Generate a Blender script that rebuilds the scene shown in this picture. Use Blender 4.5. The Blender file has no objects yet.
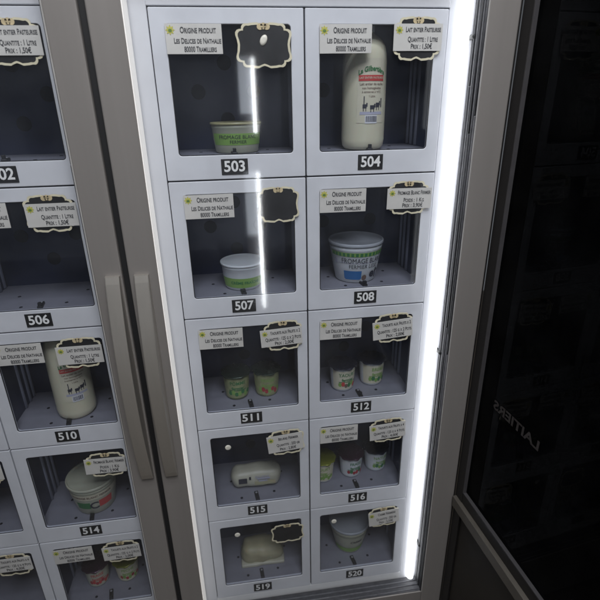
import bpy, bmesh, math, random
from mathutils import Vector, Matrix, Euler
random.seed(7)
sc = bpy.context.scene
COL = sc.collection
R = math.radians

# ------------------------------------------------------------------ camera, world, lamps, exposure
cam_d = bpy.data.cameras.new("camera")
cam = bpy.data.objects.new("camera", cam_d); COL.objects.link(cam)
M3 = None
def rodrigues(r):
    r = Vector(r); th = r.length; k = r / th
    return Matrix.Rotation(th, 3, k)
Rc = rodrigues((0.38901808, -0.13732183, -0.04448043)) @ Matrix(((1,0,0),(0,0,-1),(0,1,0)))   # world -> image axes (x right, y down, z ahead)
ax, ay, az = Vector(Rc[0]), Vector(Rc[1]), Vector(Rc[2])
mw = Matrix.Identity(4)
for i in range(3):
    mw[i][0] = ax[i]; mw[i][1] = -ay[i]; mw[i][2] = -az[i]
mw.translation = Vector((-0.164093, -1.0660082, -0.17454004))
cam.matrix_world = mw
cam_d.sensor_fit = 'HORIZONTAL'; cam_d.sensor_width = 36
cam_d.lens = 36 * 476.5034 / 600
cam_d.clip_start = 0.02; cam_d.clip_end = 100
sc.camera = cam
cam_d.dof.use_dof = True; cam_d.dof.focus_distance = 1.12; cam_d.dof.aperture_fstop = 4.0

world = bpy.data.worlds.new("World"); sc.world = world; world.use_nodes = True
bg = world.node_tree.nodes["Background"]
bg.inputs[0].default_value = (0.86, 0.91, 1.0, 1); bg.inputs[1].default_value = 0.10

def area(name, loc, target, sx, sy, power, col):
    d = bpy.data.lights.new(name, 'AREA'); d.shape = 'RECTANGLE'; d.size = sx; d.size_y = sy
    d.energy = power; d.color = col
    o = bpy.data.objects.new(name, d); COL.objects.link(o); o.location = loc
    o.rotation_euler = (Vector(target) - Vector(loc)).to_track_quat('-Z', 'Y').to_euler()
    return o
area("ceiling_lamp", (-0.1, -0.68, 1.05), (-0.1, -0.3, -1.0), 1.6, 0.16, 13, (0.94, 0.97, 1.0))
area("room_fill", (0.1, -1.95, 1.95), (0, 0, -0.9), 1.2, 1.2, 66, (0.96, 0.97, 1.0))  # added unseen soft fill, standing in for the room's ambient light
TUBE = 5.6       # strength of the lit tube beside the lockers

sc.view_settings.view_transform = 'Standard'
sc.view_settings.look = 'None'
sc.view_settings.exposure = 0.0
sc.view_settings.gamma = 1.0
sc.render.resolution_x = 1024; sc.render.resolution_y = 1024

# ------------------------------------------------------------------ materials
def mat(name, col, rough=.5, metal=0.0, var=0.0, scale=20, bump=0.0, bscale=400, emis=None, spec=.5, stretch=None, trans=0, sss=0, col2=None):
    m = bpy.data.materials.new(name); m.use_nodes = True
    nt = m.node_tree; b = nt.nodes["Principled BSDF"]
    b.inputs["Roughness"].default_value = rough; b.inputs["Metallic"].default_value = metal
    b.inputs["Base Color"].default_value = (*col, 1)
    b.inputs["Specular IOR Level"].default_value = spec
    if trans: b.inputs["Transmission Weight"].default_value = trans
    if sss:
        b.inputs["Subsurface Weight"].default_value = sss; b.inputs["Subsurface Scale"].default_value = .01
    tc = nt.nodes.new("ShaderNodeTexCoord")
    mp = nt.nodes.new("ShaderNodeMapping"); nt.links.new(tc.outputs["Object"], mp.inputs[0])
    if stretch: mp.inputs["Scale"].default_value = stretch
    if var:
        n = nt.nodes.new("ShaderNodeTexNoise"); n.inputs["Scale"].default_value = scale
        n.inputs["Detail"].default_value = 6; n.inputs["Roughness"].default_value = .65
        nt.links.new(mp.outputs[0], n.inputs["Vector"])
        rp = nt.nodes.new("ShaderNodeMapRange"); rp.inputs[1].default_value = .3; rp.inputs[2].default_value = .7
        nt.links.new(n.outputs["Fac"], rp.inputs[0])
        mx = nt.nodes.new("ShaderNodeMix"); mx.data_type = 'RGBA'
        lo = tuple(max(0, c*(1-var)) for c in col) if col2 is None else col2
        hi = tuple(min(1, c*(1+var)) for c in col) if col2 is None else col
        mx.inputs[6].default_value = (*lo, 1); mx.inputs[7].default_value = (*hi, 1)
        nt.links.new(rp.outputs[0], mx.inputs[0]); nt.links.new(mx.outputs[2], b.inputs["Base Color"])
        r2 = nt.nodes.new("ShaderNodeMapRange"); r2.inputs[3].default_value = max(.02, rough-.08); r2.inputs[4].default_value = min(1, rough+.1)
        nt.links.new(n.outputs["Fac"], r2.inputs[0]); nt.links.new(r2.outputs[0], b.inputs["Roughness"])
    if bump:
        n2 = nt.nodes.new("ShaderNodeTexNoise"); n2.inputs["Scale"].default_value = bscale; n2.inputs["Detail"].default_value = 3
        nt.links.new(mp.outputs[0], n2.inputs["Vector"])
        bp = nt.nodes.new("ShaderNodeBump"); bp.inputs["Strength"].default_value = bump; bp.inputs["Distance"].default_value = .001
        nt.links.new(n2.outputs["Fac"], bp.inputs["Height"]); nt.links.new(bp.outputs[0], b.inputs["Normal"])
    if emis:
        b.inputs["Emission Color"].default_value = (*emis[0], 1); b.inputs["Emission Strength"].default_value = emis[1]
    return m

def glass(name, tint, ior=1.45, rough=0.0, smear=.02):
    m = bpy.data.materials.new(name); m.use_nodes = True
    nt = m.node_tree; nt.nodes.clear()
    out = nt.nodes.new("ShaderNodeOutputMaterial")
    t = nt.nodes.new("ShaderNodeBsdfTransparent"); t.inputs[0].default_value = (*tint, 1)
    g = nt.nodes.new("ShaderNodeBsdfGlossy"); g.inputs["Roughness"].default_value = rough
    d = nt.nodes.new("ShaderNodeBsdfDiffuse"); d.inputs[0].default_value = (.75, .78, .85, 1)
    f = nt.nodes.new("ShaderNodeFresnel")
    ge = nt.nodes.new("ShaderNodeNewGeometry"); ir = nt.nodes.new("ShaderNodeMapRange")     # same reflectance from both faces of the sheet
    ir.inputs[3].default_value = ior; ir.inputs[4].default_value = 1/ior
    nt.links.new(ge.outputs["Backfacing"], ir.inputs[0]); nt.links.new(ir.outputs[0], f.inputs[0])
    a = nt.nodes.new("ShaderNodeMixShader"); b = nt.nodes.new("ShaderNodeMixShader")
    tc = nt.nodes.new("ShaderNodeTexCoord"); n = nt.nodes.new("ShaderNodeTexNoise")
    n.inputs["Scale"].default_value = 9; n.inputs["Detail"].default_value = 7
    nt.links.new(tc.outputs["Object"], n.inputs["Vector"])
    r = nt.nodes.new("ShaderNodeMapRange"); r.inputs[1].default_value = .35; r.inputs[2].default_value = .75
    r.inputs[3].default_value = smear*.3; r.inputs[4].default_value = smear*1.6
    nt.links.new(n.outputs["Fac"], r.inputs[0]); nt.links.new(r.outputs[0], a.inputs[0])
    nt.links.new(t.outputs[0], a.inputs[1]); nt.links.new(d.outputs[0], a.inputs[2])
    nt.links.new(f.outputs[0], b.inputs[0]); nt.links.new(a.outputs[0], b.inputs[1]); nt.links.new(g.outputs[0], b.inputs[2])
    nt.links.new(b.outputs[0], out.inputs[0])
    return m

PANEL  = mat("grey white powder coat", (.645, .655, .70), .40, 0, .08, 7, .12, 900)
BORDER = mat("white cabinet paint", (.68, .685, .72), .40, 0, .04, 10, .1, 900)
SILL   = mat("white sill paint", (.78, .78, .79), .4, 0, .05, 12)
INNER  = mat("blue grey sheet metal", (.022, .031, .074), .34, 0, .08, 10, .08, 500)
RIBM = mat("rib with light streak colour", (.40, .42, .50), .3, 0, .06, 20)
FLOORM = mat("compartment floor plate", (.25, .25, .28), .42, 0, .09, 18, .08, 600)
SEAM   = mat("dark seam", (.012, .012, .016), .7)
HOLE   = mat("dark hole", (.006, .007, .012), .8)
STILE  = mat("taupe brushed aluminium", (.245, .227, .214), .38, .25, .10, 6, .10, 120, stretch=(1, 1, .03))
HANDLE = mat("handle aluminium", (.46, .43, .39), .34, .7, .10, 8, .10, 150, stretch=(1, 1, .04))
EDGEGLINT   = mat("painted edge highlight", (.62, .60, .58), .3, .5, .1, 30)
WHITEP = mat("white profile", (.86, .84, .82), .4, 0, .03, 12)
GASK   = mat("grey rubber gasket", (.040, .040, .046), .5, 0, .35, 60)
GASKL  = mat("gasket lip", (.10, .10, .11), .5, 0, .4, 45)
RUBBER = mat("black rubber", (.008, .008, .009), .6)
BLACKP = mat("black plate", (.012, .012, .013), .45, 0, .3, 60)
INKW   = mat("white lettering", (.82, .82, .82), .5)
INK    = mat("grey ink", (.05, .05, .055), .6)
PAPER  = mat("printed card paper", (.62, .60, .57), .6, 0, .05, 30, .05, 300)
CREAM  = mat("cream board rim", (.72, .66, .48), .55, 0, .10, 60)
BOARD  = mat("black board", (.014, .014, .016), .5, 0, .3, 40)
ORN    = mat("ornament tan", (.62, .50, .30), .5, 0, .2, 60)
LOGOY  = mat("logo yellow", (.55, .52, .10), .6); LOGOG = mat("logo green", (.12, .22, .05), .6)
DOTM   = mat("white adhesive putty", (.80, .76, .66), .5, 0, .1, 90, .3, 200)
PANE   = glass("locker window glass", (.93, .94, .97), 1.35, 0.0, .007)
DOORG  = glass("door glass", (.97, .975, .98), 1.40, 0.05, .006)
DARKG  = glass("glass with outside darkness", (.03, .028, .032), 1.10, 0.0, .004)  # dark tint puts the unlit outside into the glass colour
LIT    = mat("lit tube", (.9, .9, .9), .4, emis=((.97, .985, 1.0), TUBE))
LIT2   = mat("lit far tube", (.9, .9, .9), .4, emis=((.97, .99, 1.0), 28.0))
LIT3   = mat("lit diffuser", (.8, .8, .85), .4, emis=((.85, .92, 1.0), 3.0))
GLOWEDGE = mat("white edge with added glow", (.86, .84, .82), .4, emis=((1.0, .96, .90), .30))  # weak glow added to the white frame strip to brighten it
CLIPM = mat("dull grey screw", (.018, .018, .018), .6)
SOCK   = mat("grey socket plastic", (.30, .30, .31), .5)
DARKF  = mat("dark brown frame", (.009, .008, .008), .45, 0, .2, 12)
LOWP   = mat("dark brown lower panel", (.020, .016, .012), .55, 0, .35, 5)
RAIL   = mat("brown grey rail", (.12, .108, .092), .45, .4, .12, 8)
FAINT  = mat("faded vinyl lettering", (.024, .018, .016), .6); FAINTR = mat("faded red vinyl", (.22, .05, .04), .6)
GROUND = mat("dark floor tiles", (.07, .055, .038), .5, 0, .3, 6)
MILK   = mat("milk", (.78, .735, .52), .32, 0, .02, 8, sss=.15)
CAPM   = mat("white cap", (.80, .80, .80), .4)
LABELP = mat("pale label paper", (.74, .69, .50), .5, 0, .03, 40)
RED    = mat("red print", (.62, .07, .06), .5); GREEN = mat("green print", (.05, .22, .07), .5)
LGREEN = mat("light green print", (.26, .45, .10), .5); BLUE = mat("blue print", (.03, .16, .40), .5)
DPRINT = mat("dark print", (.035, .035, .05), .5); GREYP = mat("lilac grey print", (.50, .50, .58), .5)
BROWNP = mat("brown print", (.20, .13, .10), .5)
TUBW   = mat("white tub plastic", (.74, .76, .74), .33, 0, .03, 20, sss=.1)
TUBC   = mat("cream tub plastic", (.54, .54, .40), .33, 0, .04, 20, sss=.1)
LIDG   = mat("clear grey lid", (.42, .44, .45), .16, 0, .05, 20)
LIDY   = mat("yellowish lid", (.40, .37, .19), .3, 0, .08, 20)
FOILD  = mat("dark foil lid", (.035, .035, .05), .25, .5, .2, 40, .4, 160)
FOILG  = mat("dark green foil lid", (.04, .06, .04), .25, .5, .2, 40, .4, 160)
FOILY  = mat("yellow green foil lid", (.28, .30, .05), .3, .3, .2, 40, .4, 160)
FOILP  = mat("plum foil lid", (.07, .035, .05), .25, .4, .2, 40, .4, 160)
BUTTER = mat("butter", (.50, .46, .28), .45, 0, .06, 25, .2, 90, sss=.2)
WRAP   = mat("waxed paper", (.54, .52, .39), .4, 0, .07, 30, .5, 60)
FRUITR = mat("red fruit", (.45, .04, .05), .4, 0, .3, 60)

# ------------------------------------------------------------------ mesh building
class MB:
    """collects shapes, builds ONE mesh object"""
    def __init__(s): s.bm = bmesh.new(); s.mats = []
    def mi(s, m):
        if m not in s.mats: s.mats.append(m)
        return s.mats.index(m)
    def _faces(s, fs, m, smooth):
        i = s.mi(m)
        for f in fs: f.material_index = i; f.smooth = smooth
    def box(s, x0, x1, y0, y1, z0, z1, m, bevel=0, seg=2, M=None):
        r = bmesh.ops.create_cube(s.bm, size=1)
        vs = r['verts']
        bmesh.ops.scale(s.bm, vec=(x1-x0, y1-y0, z1-z0), verts=vs)
        bmesh.ops.translate(s.bm, vec=((x0+x1)/2, (y0+y1)/2, (z0+z1)/2), verts=vs)
        fs = list({f for v in vs for f in v.link_faces})
        if bevel:
            es = list({e for v in vs for e in v.link_edges})
            b = bmesh.ops.bevel(s.bm, geom=es, offset=bevel, segments=seg, affect='EDGES', profile=.5)
            vs = list({v for v in b['verts']} | {v for f in b['faces'] for v in f.verts})
            fs = list({f for v in vs for f in v.link_faces})
        if M is not None: bmesh.ops.transform(s.bm, matrix=M, verts=list({v for f in fs for v in f.verts}))
        s._faces(fs, m, False)
    def lathe(s, prof, m, n=40, c=(0, 0, 0), M=None, mats=None, smooth=True, cap=True):
        rings = []; i = s.mi(m)
        for (r, z) in prof:
            rings.append([s.bm.verts.new((c[0]+r*math.cos(2*math.pi*k/n), c[1]+r*math.sin(2*math.pi*k/n), c[2]+z)) for k in range(n)])
        for j in range(len(rings)-1):
            mm = s.mi(mats[j]) if mats and mats[j] else i
            for k in range(n):
                f = s.bm.faces.new((rings[j][k], rings[j][(k+1) % n], rings[j+1][(k+1) % n], rings[j+1][k]))
                f.material_index = mm; f.smooth = smooth
        if cap:
            f = s.bm.faces.new(rings[0][::-1]); f.material_index = i
            f = s.bm.faces.new(rings[-1]); f.material_index = s.mi(mats[-1]) if mats and mats[-1] else i
        if M is not None: bmesh.ops.transform(s.bm, matrix=M, verts=[v for r in rings for v in r])
    def cyl(s, a, b, r, m, n=20):
        a, b = Vector(a), Vector(b); d = b-a
        M = Matrix.Translation(a) @ d.to_track_quat('Z', 'Y').to_matrix().to_4x4()
        s.lathe([(r, 0), (r, d.length)], m, n, M=M)
    def mesh(s, me, m, M, fn=None):
        i = s.mi(m); vs = []
        for v in me.vertices:
            co = M @ v.co
            vs.append(s.bm.verts.new(fn(co) if fn else co))
        for p in me.polygons:
            try:
                f = s.bm.faces.new([vs[k] for k in p.vertices]); f.material_index = i
            except ValueError: pass
        bpy.data.meshes.remove(me)
    def patch(s, cx, cy, rf, a0, a1, z0, z1, m, n=14, off=.0008, nz=2, oval=False):
        """a thin printed patch wrapped round an upright body; rf(z) is its radius"""
        i = s.mi(m); g = []
        for q in range(nz+1):
            row = []
            for k in range(n+1):
                a = a0+(a1-a0)*k/n; z = z0+(z1-z0)*q/nz
                if oval: z = (z0+z1)/2+(z-(z0+z1)/2)*max(.06, math.sqrt(max(0, 1-(2*k/n-1)**2)))
                row.append(s.bm.verts.new((cx+(rf(z)+off)*math.sin(a), cy-(rf(z)+off)*math.cos(a), z)))
            g.append(row)
        for q in range(nz):
            for k in range(n):
                f = s.bm.faces.new((g[q][k], g[q][k+1], g[q+1][k+1], g[q+1][k])); f.material_index = i; f.smooth = True
    def wraptext(s, body, cx, cy, rf, ang, z, size, m, off=.0013, bold=0.0, sx=1.0, arch=0):
        me = text_mesh(body, size, bold)
        w = max(rf(z), .01)
        def fn(co):
            a = ang + co.x*sx/w; zz = z+co.y - arch*(co.x*sx)**2
            return Vector((cx+(rf(zz)+off)*math.sin(a), cy-(rf(zz)+off)*math.cos(a), zz))
        s.mesh(me, m, Matrix.Identity(4), fn)
    def build(s, name, parent=None, loc=None):
        bmesh.ops.recalc_face_normals(s.bm, faces=[f for f in s.bm.faces])
        me = bpy.data.meshes.new(name); s.bm.to_mesh(me); s.bm.free()
        for m in s.mats: me.materials.append(m)
        o = bpy.data.objects.new(name, me); COL.objects.link(o)
        if parent: o.parent = parent
        if loc: o.location = loc
        return o

UP = Matrix.Rotation(math.pi/2, 4, 'X')          # drawing plane xy -> wall plane xz facing -Y
def at(x, y, z, rot=0.0): return Matrix.Translation((x, y, z)) @ UP @ Matrix.Rotation(rot, 4, 'Z')

def curve_to_mesh(cu):
    o = bpy.data.objects.new("tmp", cu); COL.objects.link(o)
    dg = bpy.context.evaluated_depsgraph_get()
    me = bpy.data.meshes.new_from_object(o.evaluated_get(dg))
    bpy.data.objects.remove(o); bpy.data.curves.remove(cu)
    return me
def text_mesh(body, size, bold=0.0, caps=False, extrude=0.0, align='CENTER'):
    cu = bpy.data.curves.new("t", 'FONT'); cu.body = body; cu.size = size; cu.offset = bold*size
    cu.align_x = align; cu.align_y = 'CENTER'; cu.extrude = extrude; cu.resolution_u = 3
    if caps:
        cu.small_caps_scale = .80
        for ch in cu.body_format: ch.use_small_caps = True
    return curve_to_mesh(cu)
def text_w(me):
    xs = [v.co.x for v in me.vertices]
    return (max(xs)-min(xs)) if xs else 1
def line(mb, body, x, y, z, width, size, m, rot=0.0, caps=True, bold=.012):
    me = text_mesh(body, size, bold, caps)
    sx = width/text_w(me)
    mb.mesh(me, m, at(x, y, z, rot) @ Matrix.Diagonal((sx, 1, 1, 1)))
def plate_mesh(loops, extrude, bevel=0.0):
    cu = bpy.data.curves.new("p", 'CURVE'); cu.dimensions = '2D'; cu.fill_mode = 'BOTH'
    cu.extrude = extrude; cu.bevel_depth = bevel; cu.bevel_resolution = 1; cu.offset = -bevel
    for lp in loops:
        sp = cu.splines.new('POLY'); sp.points.add(len(lp)-1); sp.use_cyclic_u = True
        for p, (x, y) in zip(sp.points, lp): p.co = (x, y, 0, 1)
    return curve_to_mesh(cu)
def rrect(x0, x1, y0, y1, r, n=5):
    pts = []
    for cx, cy, a in ((x1-r, y1-r, 0), (x0+r, y1-r, 90), (x0+r, y0+r, 180), (x1-r, y0+r, 270)):
        for k in range(n+1):
            t = R(a+90*k/n); pts.append((cx+r*math.cos(t), cy+r*math.sin(t)))
    return pts
def tag(o, label=None, cat=None, group=None, kind=None):
    if label: o["label"] = label
    if cat: o["category"] = cat
    if group: o["group"] = group
    if kind: o["kind"] = kind
    return o
def empty(name, loc, label, cat, group=None):
    o = bpy.data.objects.new(name, None); COL.objects.link(o); o.location = loc; o.empty_display_size = .05
    return tag(o, label, cat, group)
def child(o, root):
    """parent a mesh built in world coordinates under an Empty that stands elsewhere"""
    o.parent = root; o.matrix_parent_inverse = Matrix.Translation(root.location).inverted(); return o

# ------------------------------------------------------------------ setting
g = MB(); g.box(-4, 4, -5, 3, -1.96, -1.9, GROUND); tag(g.build("floor"), kind="structure")

# ------------------------------------------------------------------ lockers
H = 0.3244; W = 0.30; DEP = 0.185
PX0, PX1, PZ0, PZ1 = .0305, .2725, -.273, -.0295

def board_outline(w, h):
    q = [(0, .86), (.10, .90), (.22, .97), (.45, .95), (.56, .92), (.66, .93), (.73, .88), (.77, .80), (.775, .70),
         (.84, .70), (.93, .66), (.985, .56), (.985, .44), (.94, .25), (.915, .05)]
    right = q + [(x, -y) for x, y in reversed(q)][1:-1] + [(0, -.86)]
    pts = right + [(-x, y) for x, y in reversed(right[1:-1])]
    return [(x*w/2, y*h/2) for x, y in pts]

def board(mb, x, z, w, h, rot=0.0, y=-.0042):
    o = board_outline(w, h)
    inner = [(px*.915, py*.90) for px, py in o]
    mb.mesh(plate_mesh([[(a*.985, b*.985) for a, b in o]], .0007), BOARD, at(x, y, z, rot))
    mb.mesh(plate_mesh([o, inner], .0007), CREAM, at(x, y-.0009, z, rot))
    # curled ornament on the top and bottom of the rim
    for sx, sy in ((0, 1), (.12, .97), (-.12, .97)):
        mb.mesh(plate_mesh([[(sx*w/2+.11*w/2*math.cos(t*math.pi/6), sy*h*.41+.07*h*math.sin(t*math.pi/6)) for t in range(12)]], .0005), ORN, at(x, y-.0016, z, rot))

def logo(mb, x, y, z, r, rot=0.0):
    fl = []
    for k in range(32):
        a = 2*math.pi*k/32; rr = r*(.78+.22*math.cos(8*a)); fl.append((rr*math.cos(a), rr*math.sin(a)))
    mb.mesh(plate_mesh([fl], 0), LOGOY, at(x, y, z, rot))
    mb.mesh(plate_mesh([[(px*.5, py*.42-.1*r) for px, py in fl]], 0), LOGOG, at(x, y-.0003, z, rot))

def origin_sign(name_parent, x, z, w, h, rot=0.0):
    mb = MB(); y = -.0035
    mb.box(-w/2, w/2, -h/2, h/2, -.0006, .0006, PAPER, M=at(x, y, z, rot))
    yf = y-.0011
    def P(dx, dz): return x+dx*math.cos(rot)-dz*math.sin(rot), z+dx*math.sin(rot)+dz*math.cos(rot)
    a = P(-w*.41, h*.29); logo(mb, a[0], yf, a[1], h*.17, rot)
    for dx, dz, t, ww, sz in ((.08, .28, "Origine produit", .64, .0150), (.06, -.07, "Les Delices de Nathalie", .84, .0132), (.10, -.35, "80000 Tramilliers", .58, .0135)):
        a = P(w*dx, h*dz); line(mb, t, a[0], yf, a[1], w*ww, sz, INK, rot, True, .02)
    return mb.build("origin_sign", name_parent)

def price_card(par, x, z, w, h, rot, lines):
    mb = MB(); y = -.0068
    mb.box(-w/2, w/2, -h/2, h/2, -.0006, .0006, PAPER, M=at(x, y, z, rot))
    yf = y-.0011
    def P(dx, dz): return x+dx*math.cos(rot)-dz*math.sin(rot), z+dx*math.sin(rot)+dz*math.cos(rot)
    a = P(-w*.39, h*.27); logo(mb, a[0], yf, a[1], h*.17, rot)
    for (t, dx, dz, ww) in lines:
        a = P(w*dx, h*dz); line(mb, t, a[0], yf, a[1], w*ww, .0130, INK, rot, True, .02)
    return mb.build("price_card", par)

def compartment(par, x0, zt):
    mb = MB(); t = .003
    xa, xb, za, zb = x0+.011, x0+W-.011, zt-.2745, zt-.018
    y0, y1 = .0075, DEP
    mb.box(xa-t, xa, y0, y1, za, zb, INNER); mb.box(xb, xb+t, y0, y1, za, zb, INNER)
    mb.box(xa-t, xb+t, y1, y1+t, za-t, zb+t, INNER)
    mb.box(xa-t, xb+t, y0, y1, zb, zb+t, INNER)
    mb.box(xa-t, xb+t, y0, y1, za-t, za, FLOORM)
    # folded side wall ribs; their pale colour stands in for light streaks
    for yy in (.112, .142, .168):
        for xx, s in ((xa, 1), (xb, -1)):
            mb.cyl((xx-s*.0015, yy, za+.002), (xx-s*.0015, yy, zb-.002), .0060, RIBM, 12)
    # vent holes in the back, drain holes in the floor
    def disc(cx, cz, r): mb.lathe([(r, 0), (r*.92, .0012)], HOLE, 24, M=at(cx, y1-.0006, cz))
    cx, cz = (xa+xb)/2-.012, zt-.145
    for dx, dz in ((-.065, 0), (.065, 0), (0, .062), (0, -.062)): disc(cx+dx, cz+dz, .0165)
    for dx, yy in ((-.045, .028), (.052, .040), (-.075, .10), (.08, .12)):
        mb.lathe([(.0042, 0), (.0036, .0008)], HOLE, 14, c=(x0+.146+dx, yy, za))
    o = mb.build("compartment", par)
    lm = MB(); M = Matrix.Translation((x0+.146, .026, za)) @ Matrix.Rotation(R(random.uniform(4, 12)), 4, 'Z')
    lm.box(-.0058, .0058, -.016, .018, 0, .006, BLACKP, .0015, M=M)
    lm.box(-.0035, .0035, -.015, -.007, .006, .014, BLACKP, .001, M=M)
    lm.cyl(M @ Vector((0, .010, .006)), M @ Vector((0, .010, .0075)), .003, SOCK, 12)
    lm.build("floor_latch", o)
    return o

def locker(par, x0, k, num, sign=True, brd=None, card=None, dot=None, blob=False, tilt=0.0):
    zt = -H*k; G = .0016
    d = MB()
    hole = rrect(PX0, PX1, PZ0, PZ1, .007)
    d.mesh(plate_mesh([rrect(G, W-G, -H+G, -G, .002, 2), hole], .004, .0012), PANEL, at(x0, .0052, zt))
    # thin dark seal round the window
    d.mesh(plate_mesh([rrect(PX0-.0004, PX1+.0004, PZ0-.0004, PZ1+.0004, .007), rrect(PX0+.0016, PX1-.0016, PZ0+.0016, PZ1-.0016, .0055)], .0006), RUBBER, at(x0, .0022, zt))
    dr = d.build("locker_door", par); dr["label"] = "pale grey locker door numbered %d" % num
    p = MB(); p.box(x0+PX0+.001, x0+PX1-.001, .003, .0055, zt+PZ0+.001, zt+PZ1-.001, PANE); p.build("window_pane", dr)
    n = MB(); zc = zt-.2975; xc = x0+.1485-.0035
    n.box(xc-.0285, xc+.0285, -.0016, -.0002, zc-.0165, zc+.0165, BLACKP, .0006, 1)
    me = text_mesh(str(num), .034, .024); sx = .0445/text_w(me)
    n.mesh(me, INKW, at(xc, -.0021, zc) @ Matrix.Diagonal((sx, .92, 1, 1)))
    n.build("number_plate", dr)
    if sign: origin_sign(dr, x0+.0835, zt-.0555, .107, .052, random.uniform(-.008, .012))
    if brd:
        bx, bz, bw, bh, br = brd
        b = MB(); board(b, x0+bx, zt+bz, bw, bh, br); b.build("price_board", dr)
    if blob:
        b = MB(); b.lathe([(.0085, 0), (.0075, .0015), (.004, .0026)], DOTM, 18, M=at(x0+.2175, -.0052, zt-.058, -.5) @ Matrix.Diagonal((.8, 1.25, 1, 1)))
        b.build("adhesive_dot", dr)
    if card:
        cx, cz, cw, ch, cr, ln = card; price_card(dr, x0+cx, zt+cz, cw, ch, cr, ln)
    if dot:
        b = MB(); b.lathe([(.0082, 0), (.0078, .0012), (.005, .0024)], DOTM, 20, M=at(x0+dot[0], .0028, zt+dot[1])); b.build("adhesive_dot", dr)
    compartment(par, x0, zt)
    return dr

LAIT = [("Lait entier Pasteurise", .10, .28, .72), ("Quantite : 1 Litre", .10, -.08, .62), ("Prix : 1,50€", .08, -.34, .44)]
FROM = [("Fromage Blanc Fermier", .10, .28, .74), ("Poids : 1 Kg", .10, -.08, .46), ("Prix : 3,90€", .08, -.34, .46)]
YAO2 = [("Yaourts aux Fruits x 2", .10, .28, .72), ("Quantite : 125 g x 2 Pots", .04, -.08, .86), ("Prix : 2,00€", .06, -.34, .46)]
YAO4 = [("Yaourts aux Fruits x 4", .10, .28, .72), ("Quantite : 125 g x 4 Pots", .04, -.08, .86), ("Prix : 4,00€", .06, -.34, .46)]
BEUR = [("Beurre Fermier", .10, .28, .56), ("Quantite : 250 gr", .08, -.08, .66), ("Prix : 2,80€", .06, -.34, .46)]
CREM = [("Creme Fermiere", .10, .28, .58), ("Quantite : 250 gr", .08, -.08, .66), ("Prix : 2,50€", .06, -.34, .46)]

vm = empty("vending_machine", (0, .1, -1.9), "refrigerated locker vending machine with ten lit glass windows numbered 503 to 520", "vending machine")
def finish(root, before):
    for o in before:
        if o.parent == root: o.matrix_parent_inverse = Matrix.Translation(root.location).inverted()

def locker_r(*a, **k):
    return locker(vm, *a, **k)
locker_r(-W, 0, 503, brd=(.218, -.0675, .112, .083, 0), blob=True)
locker_r(0, 0, 504, brd=(.233, -.056, .100, .083, 0), card=(.2335, -.0535, .103, .049, 0, LAIT))
locker_r(-W, 1, 507, brd=(.236, -.058, .094, .082, .0))
locker_r(0, 1, 508, brd=(.237, -.055, .096, .079, 0), card=(.239, -.0565, .106, .047, -.012, FROM))
locker_r(-W, 2, 511, brd=(.237, -.059, .096, .084, .03), card=(.232, -.062, .104, .047, .055, YAO2))
locker_r(0, 2, 512, brd=(.222, -.062, .100, .084, .04), card=(.219, -.065, .105, .050, .075, YAO2))
locker_r(-W, 3, 515, sign=False, brd=(.236, -.062, .100, .084, .05), card=(.232, -.063, .098, .055, .09, BEUR), dot=(.076, -.066))
locker_r(0, 3, 516, brd=(.225, -.058, .102, .080, .04), card=(.223, -.060, .104, .050, .07, YAO4))
locker_r(-W, 4, 519, sign=False, brd=(.230, -.076, .100, .074, .03), dot=(.080, -.066))
locker_r(0, 4, 520, sign=False, brd=(.229, -.060, .096, .078, .05), card=(.229, -.062, .096, .052, .10, CREM), dot=(.074, -.062))

def cabinet(par, xa, xb, xl, xr, sill=True):
    """white front border round a block of lockers (xl..xr) between the door frames (xa..xb) and the carcass behind"""
    c = MB(); zb = -5*H
    y0, y1 = .0030, .0300
    c.box(xa, xl-.0008, y0, y1, -1.90, .20, BORDER, .001, 1)
    c.box(xr+.0008, xb, y0, y1, -1.90, .20, BORDER, .001, 1)
    c.box(xl-.0008, xr+.0008, y0-.0012, y1, .0012, .20, BORDER, .001, 1)
    c.box(xl-.0008, xr+.0008, y0-.0012, y1, -1.90, zb-.0016, SILL, .001, 1)
    # dark backing behind the seams, between the compartments
    for k in range(6): c.box(xl+.002, xr-.002, .0100, .030, -H*k-.010, -H*k+.010, SEAM)
    n = int(round((xr-xl)/W))
    for i in range(n+1): c.box(xl+W*i-.0075, xl+W*i+.0075, .0102, .0302, zb-.008, .008, SEAM)
    # carcass
    c.box(xa, xb, .26, .90, -1.90, .24, STILE, .004)
    c.box(xa, xa+.004, .03, .26, -1.90, .24, STILE); c.box(xb-.004, xb, .03, .26, -1.90, .24, STILE)
    c.box(xa, xb, .03, .26, .20, .24, STILE)
    return c.build("cabinet", par)
cabinet(vm, -.338, .362, -W, W)

# lit tube on the right of the lockers
XT = .3345
t = MB(); t.lathe([(.005, 0), (.0085, .003), (.0098, .010), (.0098, 1.79), (.0085, 1.797), (.005, 1.80)], LIT, 28, c=(XT, -.0040, -1.655))
tube = t.build("light_tube", vm); tube["label"] = "glowing white vertical light tube beside the lockers"
s = MB(); s.box(XT-.014, XT+.013, -.020, .0025, -1.690, -1.656, SOCK, .003); s.build("tube_socket", tube)
s = MB(); s.box(XT-.014, XT+.013, -.020, .0025, .146, .18, SOCK, .003); s.build("tube_socket", tube)
for z in (-.053, -.79, -1.489):
    s = MB(); s.lathe([(.0050, 0), (.0050, .020), (.0040, .0225), (.0012, .0230)], CLIPM, 16, M=at(XT+.0155, .0025, z)); s.build("tube_clip", tube)

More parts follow.
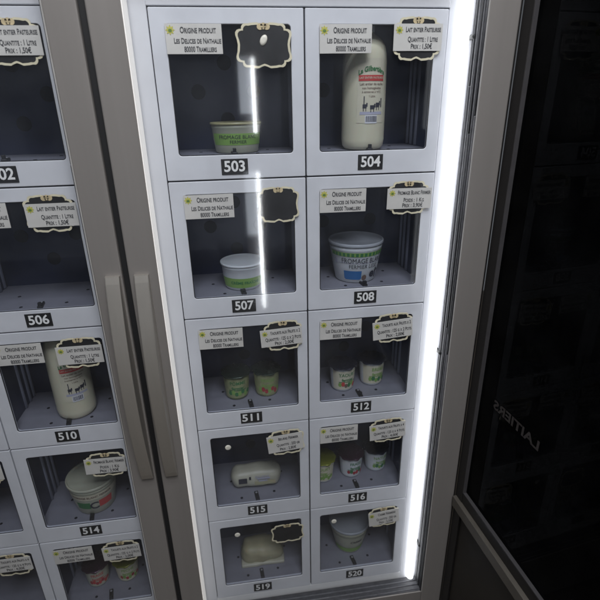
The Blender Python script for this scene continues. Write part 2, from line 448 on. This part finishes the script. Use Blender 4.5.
# glazed door in front of the lockers
def handle(par, xc):
    """upright pull whose grip bows away from the door between flush ends"""
    m = MB(); i = m.mi(HANDLE); n = 36; z0, z1 = -1.052, -.507; hw = .0152
    rows = []
    for k in range(n+1):
        u = k/n; z = z0+(z1-z0)*u
        off = .009+.034*max(0, math.sin(math.pi*u))**.8
        yf = -.0605-off; rear = -.0600 if (u < .10 or u > .90) else min(-.0602, yf+.016)
        b = .0022
        prof = [(-hw, rear), (-hw, yf+b), (-hw+b*.3, yf+b*.3), (-hw+b, yf), (hw-b, yf), (hw-b*.3, yf+b*.3), (hw, yf+b), (hw, -.0600)]
        prof[0] = (-hw, -.0600)
        rows.append([m.bm.verts.new((xc+px, py, z)) for px, py in prof])
    for a, b2 in zip(rows, rows[1:]):
        for q in range(8):
            f = m.bm.faces.new((a[q], a[(q+1) % 8], b2[(q+1) % 8], b2[q])); f.material_index = i
    m.bm.faces.new(rows[0][::-1]); m.bm.faces.new(rows[-1])
    return m.build("handle", par)

def glazed_door(par, xa, ia, ib, xb, zt=.10, zb=-1.645, lit=True):
    f = MB(); yF, yB = -.060, -.002
    f.box(xa, ia, yF, yB, -1.86, .20, STILE, .003)
    f.box(ib, xb, yF, yB, -1.86, .20, STILE, .003)
    f.box(ia, ib, yF+.0004, yB, -1.86, zb, STILE, .002)
    f.box(ia, ib, yF+.0004, yB, zt, .20, STILE, .002)
    fr = f.build("door_frame", par)
    w = MB(); w.box(ia+.0002, ia+.0016, yF+.0015, yB-.001, zb, zt, GLOWEDGE if lit else WHITEP); w.build("edge_strip", fr)
    gk = MB(); gk.box(ib-.0014, ib-.0002, yF+.0005, yB-.001, zb, zt, GASK)
    for yy, rr, m in ((-.0555, .0022, GASK), (-.047, .0016, GASKL), (-.037, .0028, GASK), (-.028, .0015, GASKL), (-.017, .0030, GASK), (-.008, .0014, GASKL)):
        z = zb
        while z < zt:
            L = random.uniform(.35, .9); gk.cyl((ib-.0016, yy, z+.001), (ib-.0016+random.uniform(-.0006, 0), yy, min(zt, z+L)), rr, m, 8); z += L
    gk.box(ia, ib, yF+.004, yB-.002, zb+.0002, zb+.002, GASK)
    for yy in (-.05, -.035, -.02): gk.cyl((ia, yy, zb+.002), (ib, yy, zb+.002), .002, GASKL, 8)
    gk.build("gasket", fr)
    b = MB(); b.box(ib-.0012, ib+.0012, yF-.0012, yF+.0012, zb, zt, EDGEGLINT, .0004, 1); b.build("edge_highlight", fr)  # thin paler strip paints the bevel highlight along the stile edge
    gl = MB(); gl.box(ia+.0005, ib-.0005, -.034, -.031, zb+.001, zt-.001, DOORG)
    gl.build("door_glass", fr)
    return fr
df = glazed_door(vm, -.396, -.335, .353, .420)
handle(df, -.3690)
finish(vm, list(COL.objects))

# ------------------------------------------------------------------ the neighbouring machine on the left
vl = empty("vending_machine", (-.75, .1, -1.9), "second locker vending machine at the left edge, cut off, holding lockers 510 and 514", "vending machine")
XL = -.767
rows = [(502, dict(brd=(.22, -.06, .10, .082, 0), card=(.22, -.058, .103, .049, 0, LAIT))),
        (506, dict(brd=(.22, -.055, .10, .082, 0), card=(.224, -.058, .103, .049, 0, LAIT))),
        (510, dict(brd=(.22, -.062, .100, .082, .0), card=(.219, -.067, .104, .047, 0, LAIT))),
        (514, dict(sign=False, brd=(.225, -.072, .100, .078, -.01), card=(.222, -.074, .103, .048, -.02, FROM))),
        (518, dict(brd=(.215, -.062, .100, .080, 0), card=(.215, -.064, .104, .049, .02, YAO2)))]
for k, (num, kw) in enumerate(rows):
    locker(vl, XL, k, num, **kw)
    locker(vl, XL-W, k, num-1, brd=(.22, -.06, .10, .082, 0), card=(.22, -.058, .103, .049, 0, [LAIT, FROM, YAO2, BEUR, YAO4][k]))
cabinet(vl, -1.125, -.412, XL-W, XL+W)
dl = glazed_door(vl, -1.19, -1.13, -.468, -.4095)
handle(dl, -.4290)
sb = MB(); sb.box(-.4088, -.3967, -.050, .0, -1.86, .20, RUBBER); sb.build("door_seal", dl)
finish(vl, list(COL.objects))

# ------------------------------------------------------------------ glazed side screen on the right (swung a little past square)
dv = Vector((.073, -.997, 0)).normalized()
S = Matrix(((dv.x, dv.y, 0, .4235), (dv.y, -dv.x, 0, -.061), (0, 0, 1, 0), (0, 0, 0, 1)))   # local x along the screen, local -y... towards the lockers
def sbox(mb, s0, s1, n0, n1, z0, z1, m, bevel=.0008):
    mb.box(s0, s1, n0, n1, z0, z1, m, bevel, 1, M=S)
# local y axis = (dv.y, -dv.x) = towards -X (the lockers)
BEAD2 = mat("dull grey bead", (.055, .052, .055), .45, .1, .1, 30)
ss = empty("glazed_screen", (.4235, -.061, -1.9), "dark glazed side screen with a brown rail beside the right door post", "glass screen")
f = MB(); sbox(f, 0, .034, -.03, 0, -1.86, .25, DARKF); sbox(f, .034, .95, -.03, -.001, -1.243, -1.207, DARKF)
sbox(f, .95, .99, -.03, 0, -1.86, .25, DARKF); sbox(f, .034, .95, -.03, -.001, .20, .25, DARKF)
f.box(.4196, .4245, -.056, .60, -1.86, .25, DARKF)
child(f.build("screen_frame"), ss)
f = MB(); sbox(f, .034, .038, -.02, .0012, -1.207, .20, BEAD2, .0004); sbox(f, .038, .95, -.02, .0012, -1.207, -1.203, BEAD2, .0004)
child(f.build("glazing_bead"), ss)
f = MB(); sbox(f, .002, .95, -.03, .010, -1.281, -1.243, RAIL, .003); child(f.build("rail"), ss)
f = MB(); sbox(f, .034, .95, -.028, -.006, -1.86, -1.281, LOWP); child(f.build("lower_panel"), ss)
f = MB(); sbox(f, .038, .95, -.012, -.008, -1.203, .20, DARKG, 0); gp = child(f.build("screen_glass"), ss)
f = MB()
txt = text_mesh("LAITIERS", .034, .03); w = text_w(txt)
# lettering stuck on the far side of the glass reads backwards from here
def put(co):
    u = .178 - co.x*(.166/w); zz = -.866+co.y
    return S @ Vector((u, -.0068, zz))
f.mesh(txt, FAINT, Matrix.Identity(4), put)
gt = f.build("lettering"); gt.parent = gp

# ------------------------------------------------------------------ two tube lamps across the room (seen mirrored in the door glass)
for (z0, z1, lab) in ((-.35, .10, "upper upright tube lamp across the room, mirrored in the 503 window"), (-1.60, -.60, "long lower upright tube lamp across the room, mirrored in the 507 window")):
    r = empty("tube_lamp", (.012, -2.36, z0), lab, "lamp", "tube lamps across the room")
    m = MB(); m.lathe([(.004, 0), (.010, .004), (.010, z1-z0-.004), (.004, z1-z0)], LIT2, 20, c=(.018, -2.34, z0)); child(m.build("tube"), r)
    m = MB(); m.box(-.075, .006, -2.36, -2.352, z0+.12 if z0 > -1 else z0+.55, z1, LIT3, .002); child(m.build("diffuser"), r)
    m = MB(); m.box(-.08, .035, -2.375, -2.362, z0-.02, z1+.02, SOCK, .003); child(m.build("housing"), r)

# ------------------------------------------------------------------ products
def fl(k): return -H*k-.2745+.0002
def interp(prof):
    p = sorted(prof, key=lambda q: q[1])
    def rf(z):
        for (r0, z0), (r1, z1) in zip(p, p[1:]):
            if z0 <= z <= z1 and z1 > z0: return r0+(r1-r0)*(z-z0)/(z1-z0)
        return p[0][0] if z < p[0][1] else p[-1][0]
    return rf
def rel(rf, z0): return lambda z: rf(z-z0)

def milk_bottle(x, y, k, lab, rot):
    z0 = fl(k); r = empty("milk_bottle", (x, y, z0), lab, "milk bottle", "milk bottles")
    prof = [(.032, 0), (.041, .002), (.0465, .009), (.0485, .022), (.0485, .120), (.0480, .180), (.0468, .196), (.0435, .210), (.037, .221), (.028, .229), (.020, .234), (.0175, .238), (.0175, .242)]
    b = MB(); b.lathe(prof, MILK, 56, c=(x, y, z0)); body = child(b.build("bottle_body"), r)
    c = MB(); c.lathe([(.019, .238), (.0195, .239), (.0195, .250), (.018, .252)], CAPM, 32, c=(x, y, z0)); child(c.build("cap"), r)
    l = MB(); rf = rel(interp(prof), z0)
    def P(a0, a1, u0, u1, m, off): l.patch(x, y, rf, rot+a0, rot+a1, z0+u0, z0+u1, m, off=off)
    P(-.66, .62, .058, .186, LABELP, .0006)
    P(-.60, .60, .142, .1535, RED, .0011)
    l.wraptext("La Gilbertière", x, y, rf, rot, z0+.166, .0132, GREEN, .0014, .03, .80, 10)
    l.wraptext("LAIT ENTIER PASTEURISE", x, y, rf, rot, z0+.148, .0058, LABELP, .0016, .01, .85)
    for u, t, sz in ((.136, "Lait entier de vache", .0074), (.128, "non homogénéisé", .0066), (.1205, "à conserver à +4°C", .006), (.112, "1 Litre", .006)):
        l.wraptext(t, x, y, rf, rot, z0+u, sz, BROWNP, .0012, .01, .9)
    # little herd of cows, a milk churn and grass
    for a, u, w, h in ((-.40, .088, .11, .008), (-.07, .086, .13, .008), (.20, .090, .12, .009)):
        P(a, a+w*1.6, u, u+h, DPRINT, .0012); P(a+.02, a+.055, u-.006, u+.001, DPRINT, .0013); P(a+w*1.2, a+w*1.45, u-.006, u+.001, DPRINT, .0013)
        P(a+w*1.4, a+w*1.95, u+h*.4, u+h*1.35, DPRINT, .0013)
    P(-.36, -.32, .09, .112, DPRINT, .0013); P(.46, .52, .090, .108, DPRINT, .0013); P(-.52, .55, .075, .081, GREYP, .0010)
    P(-.28, .28, .057, .074, INKW, .0011)
    a = -.24
    while a < .24:
        wd = random.choice((.012, .02, .03)); P(a, a+wd, .060, .072, DPRINT, .0014); a += wd+random.choice((.012, .018))
    child(l.build("paper_label"), r)
    return r
milk_bottle(.1425, .064, 0, "tall bottle of creamy milk with a red banded label behind window 504", .10)
milk_bottle(-.612, .075, 2, "milk bottle standing behind window 510 of the left machine", .5)

def tub(x, y, k, rt, rb, h, lab, body, lid, deco=None, lidrise=.0, group="dairy tubs", tilt=None):
    z0 = fl(k); r = empty("dairy_tub", (x, y, z0), lab, "tub", group)
    prof = [(rb*.93, .0), (rb, .003), (rb+(rt-rb)*.45, h*.45), (rt*.945, h*.82), (rt*.955, h*.83), (rt*.965, h*.93)]
    b = MB(); b.lathe(prof, body, 56, c=(x, y, z0)); child(b.build("tub_body"), r)
    l = MB(); l.lathe([(rt*.97, h*.93), (rt, h*.935), (rt*1.01, h*.955), (rt*1.005, h), (rt*.985, h*1.012), (rt*.955, h*1.010), (rt*.94, h*.985), (rt*.90, h*.975), (rt*.05, h*.975+lidrise)],
                      lid, 56, c=(x, y, z0)); child(l.build("lid"), r)
    if deco:
        d = MB(); deco(d, x, y, z0, rel(interp(prof), z0), h); child(d.build("printed_label"), r)
    return r

def deco508(d, x, y, z0, rf, h):
    c = .16
    def P(a0, a1, u0, u1, m, off=.0008): d.patch(x, y, rf, c+a0, c+a1, z0+h*u0, z0+h*u1, m, off=off)
    P(-1.5, 1.5, .70, .80, LGREEN)
    for k in range(-8, 9): P(k*.17-.05, k*.17+.05, .71, .79, GREEN, .0012)
    d.wraptext("FROMAGE BLANC", x, y, rf, c-.02, z0+h*.59, .0185, DPRINT, .0014, 0, .80)
    d.wraptext("FERMIER LISSE", x, y, rf, c-.02, z0+h*.44, .0150, DPRINT, .0014, 0, .84)
    P(-1.15, 1.0, .525, .54, GREYP)
    P(-.92, -.12, .12, .33, BLUE); P(-.87, -.17, .10, .13, BLUE, .001)
    d.patch(x, y, rf, c-.10, c+.14, z0+h*.08, z0+h*.22, BROWNP, off=.0011, oval=True)
    d.wraptext("e", x, y, rf, c+.42, z0+h*.24, .034, DPRINT, .0014, .03)
    P(.62, .72, .10, .36, DPRINT, .0012); P(.58, .80, .27, .32, DPRINT, .0014)
    P(-1.35, -1.22, .50, .62, GREYP)
tub(.140, .088, 1, .070, .051, .104, "white tub printed with a green band and a blue patch behind window 508", TUBW, LIDG, deco508)

def deco503(d, x, y, z0, rf, h):
    d.patch(x, y, rf, -1.2, 1.4, z0+h*.28, z0+h*.66, LGREEN, off=.0006)
    d.wraptext("FROMAGE BLANC", x, y, rf, .05, z0+h*.54, .011, DPRINT, .0013, 0)
    d.wraptext("FERMIER", x, y, rf, .05, z0+h*.38, .010, DPRINT, .0013, 0)
tub(-.146, .084, 0, .057, .048, .064, "low round tub with a yellowish lid behind window 503", TUBC, LIDY, deco503)

def deco507(d, x, y, z0, rf, h):
    d.patch(x, y, rf, -1.3, 1.3, z0+h*.12, z0+h*.5, LGREEN, off=.0006)
    d.wraptext("CRÈME FRAÎCHE", x, y, rf, .1, z0+h*.32, .010, GREEN, .0012, .02)
tub(-.152, .082, 1, .054, .045, .066, "pale tub with a green printed side behind window 507", TUBW, TUBW, deco507)

def deco520(d, x, y, z0, rf, h):
    d.patch(x, y, rf, -1.3, 1.3, z0+h*.40, z0+h*.75, TUBC, off=.0006)
    d.patch(x, y, rf, -1.3, 1.3, z0+h*.08, z0+h*.26, LGREEN, off=.0006)
    d.wraptext("CRÈME", x, y, rf, .2, z0+h*.55, .013, DPRINT, .0013, .02)
tub(.148, .100, 4, .068, .044, .114, "tub with a wide clear grey lid behind window 520", TUBC, LIDG, deco520)

def deco514(d, x, y, z0, rf, h):
    c = .15
    d.patch(x, y, rf, c-1.4, c+1.4, z0+h*.60, z0+h*.80, LABELP, off=.0006)
    d.wraptext("FROMAGE BLANC FERMIER", x, y, rf, c, z0+h*.70, .0095, BROWNP, .0012, .02)
    d.patch(x, y, rf, c-.75, c-.1, z0+h*.26, z0+h*.50, GREEN, off=.0008)
    d.patch(x, y, rf, c+.30, c+.95, z0+h*.26, z0+h*.52, RED, off=.0008)
    d.wraptext("C", x, y, rf, c+.08, z0+h*.36, .036, DPRINT, .0014, .02)
tub(-.622, .085, 3, .068, .052, .100, "wide tub with green and red print behind window 514 of the left machine", TUBC, TUBC, deco514)

def cup(x, y, k, lab, foil, colors, rot=0.0, word="YAOURT", r=.0365, h=.078):
    z0 = fl(k); e = empty("yoghurt_pot", (x, y, z0), lab, "yoghurt pot", "yoghurt pots in pairs and threes")
    prof = [(r*.74, 0), (r*.82, .003), (r*.86, .010), (r*.93, h*.55), (r*.97, h*.90), (r*1.0, h*.94)]
    b = MB(); b.lathe(prof, colors[0], 44, c=(x, y, z0)); child(b.build("pot_body"), e)
    l = MB(); n = 44
    # foil lid with a crimped, slightly wavy skirt and a pull tab
    rings = []
    for rr, zz, wav in ((r*1.01, h*.935, .0012), (r*1.13, h*.95, .0016), (r*1.10, h*.975, .0008), (r*.98, h*.985, 0), (r*.5, h*.975, 0)):
        rings.append([l.bm.verts.new((x+(rr+wav*math.sin(11*a+k))*math.cos(a), y+(rr+wav*math.sin(11*a+k))*math.sin(a), z0+zz+wav*math.cos(7*a))) for a in [2*math.pi*q/n for q in range(n)]])
    i = l.mi(foil); rim = l.mi(colors[0])
    for j in range(4):
        for q in range(n):
            f = l.bm.faces.new((rings[j][q], rings[j][(q+1) % n], rings[j+1][(q+1) % n], rings[j+1][q])); f.material_index = i if j >= 1 else rim; f.smooth = True
    f = l.bm.faces.new(rings[-1]); f.material_index = i
    a = rot+.9
    child(l.build("foil_lid"), e)
    d = MB(); rf = rel(interp(prof), z0)
    def P(a0, a1, u0, u1, m, off=.0008, oval=False): d.patch(x, y, rf, rot+a0, rot+a1, z0+h*u0, z0+h*u1, m, off=off, n=12, oval=oval)
    P(-1.3, 1.3, .10, .86, colors[1], .0005)
    d.wraptext(word, x, y, rf, rot, z0+h*.70, .0150, colors[2], .0012, .012, .85)
    d.wraptext("fermier", x, y, rf, rot, z0+h*.50, .0125, colors[2], .0012, .03, .9)
    P(-.75, .75, .40, .43, colors[2], .001)
    for q in range(7):
        aa = -.8+q*.26; u = .22+.05*math.sin(q*2.1)
        P(aa, aa+.30, u-.03*(q % 2), u+.17, colors[3+q % (len(colors)-3)], .001+.0001*q, True)
    child(d.build("printed_label"), e)
    return e
OLIVE = mat("olive pot plastic", (.16, .20, .08), .3, 0, .2, 40); OLIVE2 = mat("pale olive print", (.34, .36, .17), .4, 0, .25, 60)
KP = [TUBW, LABELP, GREEN, LGREEN, RED, BROWNP, GREEN]
cup(.108, .074, 2, "white yoghurt pot with green lettering, left of the two behind window 512", FOILD, KP, .25)
cup(.197, .090, 2, "white yoghurt pot with a green patch, right of the two behind window 512", FOILD, [TUBW, LABELP, LGREEN, LGREEN, GREEN], .30, "BREBIS")
cup(-.189, .082, 2, "greenish yoghurt pot with a dark lid, left of the two behind window 511", FOILG, [OLIVE, OLIVE2, GREEN, GREEN, LGREEN], .1, "POMME")
cup(-.106, .084, 2, "yoghurt pot with a reddish base, right of the two behind window 511", FOILG, [OLIVE2, OLIVE2, LGREEN, LGREEN, FRUITR, FRUITR], .05, "FRAISE")
cup(.052, .078, 3, "yoghurt pot with a yellow green lid, leftmost of the three behind window 516", FOILY, [TUBW, LABELP, LGREEN, LGREEN], -.2, "YAOURT")
cup(.143, .086, 3, "yoghurt pot with a pinkish base, middle of the three behind window 516", FOILP, [TUBW, TUBW, GREEN, FRUITR, GREEN, FRUITR], .25, "FRAISE")
cup(.226, .100, 3, "yoghurt pot with a pale green leaf print, rightmost of the three behind window 516", FOILD, [TUBW, TUBW, LGREEN, LGREEN, GREEN], .30, "NATURE")
cup(-.672, .09, 4, "yoghurt pot with a dark red lid, left one behind window 518 of the left machine", FOILP, [TUBC, TUBC, RED, FRUITR, RED], .3, "FRAISE")
cup(-.582, .095, 4, "yoghurt pot with a yellow lid, right one behind window 518 of the left machine", FOILY, [TUBC, LABELP, LGREEN, FRUITR, LGREEN], .3, "PECHE")

def soft_block(mb, x, y, z, w, d, h, m, rad, seed, lump=.0012):
    bm2 = bmesh.new(); bmesh.ops.create_cube(bm2, size=1)
    bmesh.ops.scale(bm2, vec=(w, d, h), verts=bm2.verts)
    bmesh.ops.bevel(bm2, geom=list(bm2.edges), offset=rad, segments=5, affect='EDGES', profile=.5)
    bmesh.ops.subdivide_edges(bm2, edges=[e for e in bm2.edges if e.calc_length() > .012], cuts=5, use_grid_fill=True)
    rnd = random.Random(seed)
    i = mb.mi(m); mp = {}
    ph = [rnd.uniform(0, 6) for _ in range(4)]
    for v in bm2.verts:
        c = v.co.copy(); n = c.normalized()
        c += n*lump*(math.sin(c.x*90+ph[0])+math.sin(c.z*130+c.x*40+ph[1])+.6*math.sin(c.y*150+c.x*170+ph[2]))
        mp[v] = mb.bm.verts.new((x+c.x, y+c.y, max(z, z+h/2+c.z)))
    for f in bm2.faces:
        try:
            q = mb.bm.faces.new([mp[v] for v in f.verts]); q.material_index = i; q.smooth = True
        except ValueError: pass
    bm2.free()

z0 = fl(3); r = empty("butter_pack", (-.152, .085, z0), "wrapped block of butter with dark print lying behind window 515", "butter")
m = MB(); soft_block(m, -.152, .088, z0, .146, .064, .060, WRAP, .024, 3); child(m.build("wrapped_block"), r)
m = MB()
yf = .0545
for a, b2, c, d2, mm in ((-.205, -.180, .028, .046, DPRINT), (-.174, -.168, .040, .050, DPRINT), (-.150, -.112, .038, .043, GREYP), (-.146, -.120, .030, .034, GREYP)):
    m.box(a, b2, yf-.0012, yf, z0+c, z0+d2, mm)
m.mesh(text_mesh("BEURRE", .012, .01), GREYP, at(-.135, yf-.001, z0+.047))
m.box(-.158, -.096, yf-.001, yf, z0+.018, z0+.030, BUTTER)
child(m.build("printed_label"), r)
z0 = fl(4); r = empty("butter_roll", (-.148, .09, z0), "plain rounded lump of pale butter behind window 519", "butter")
m = MB(); soft_block(m, -.148, .096, z0, .132, .078, .066, BUTTER, .028, 8, .0022); child(m.build("butter_lump"), r)
m = MB(); soft_block(m, -.148, .096, z0-.0002, .140, .084, .012, WRAP, .004, 5, .0010); child(m.build("wrapping_sheet"), r)
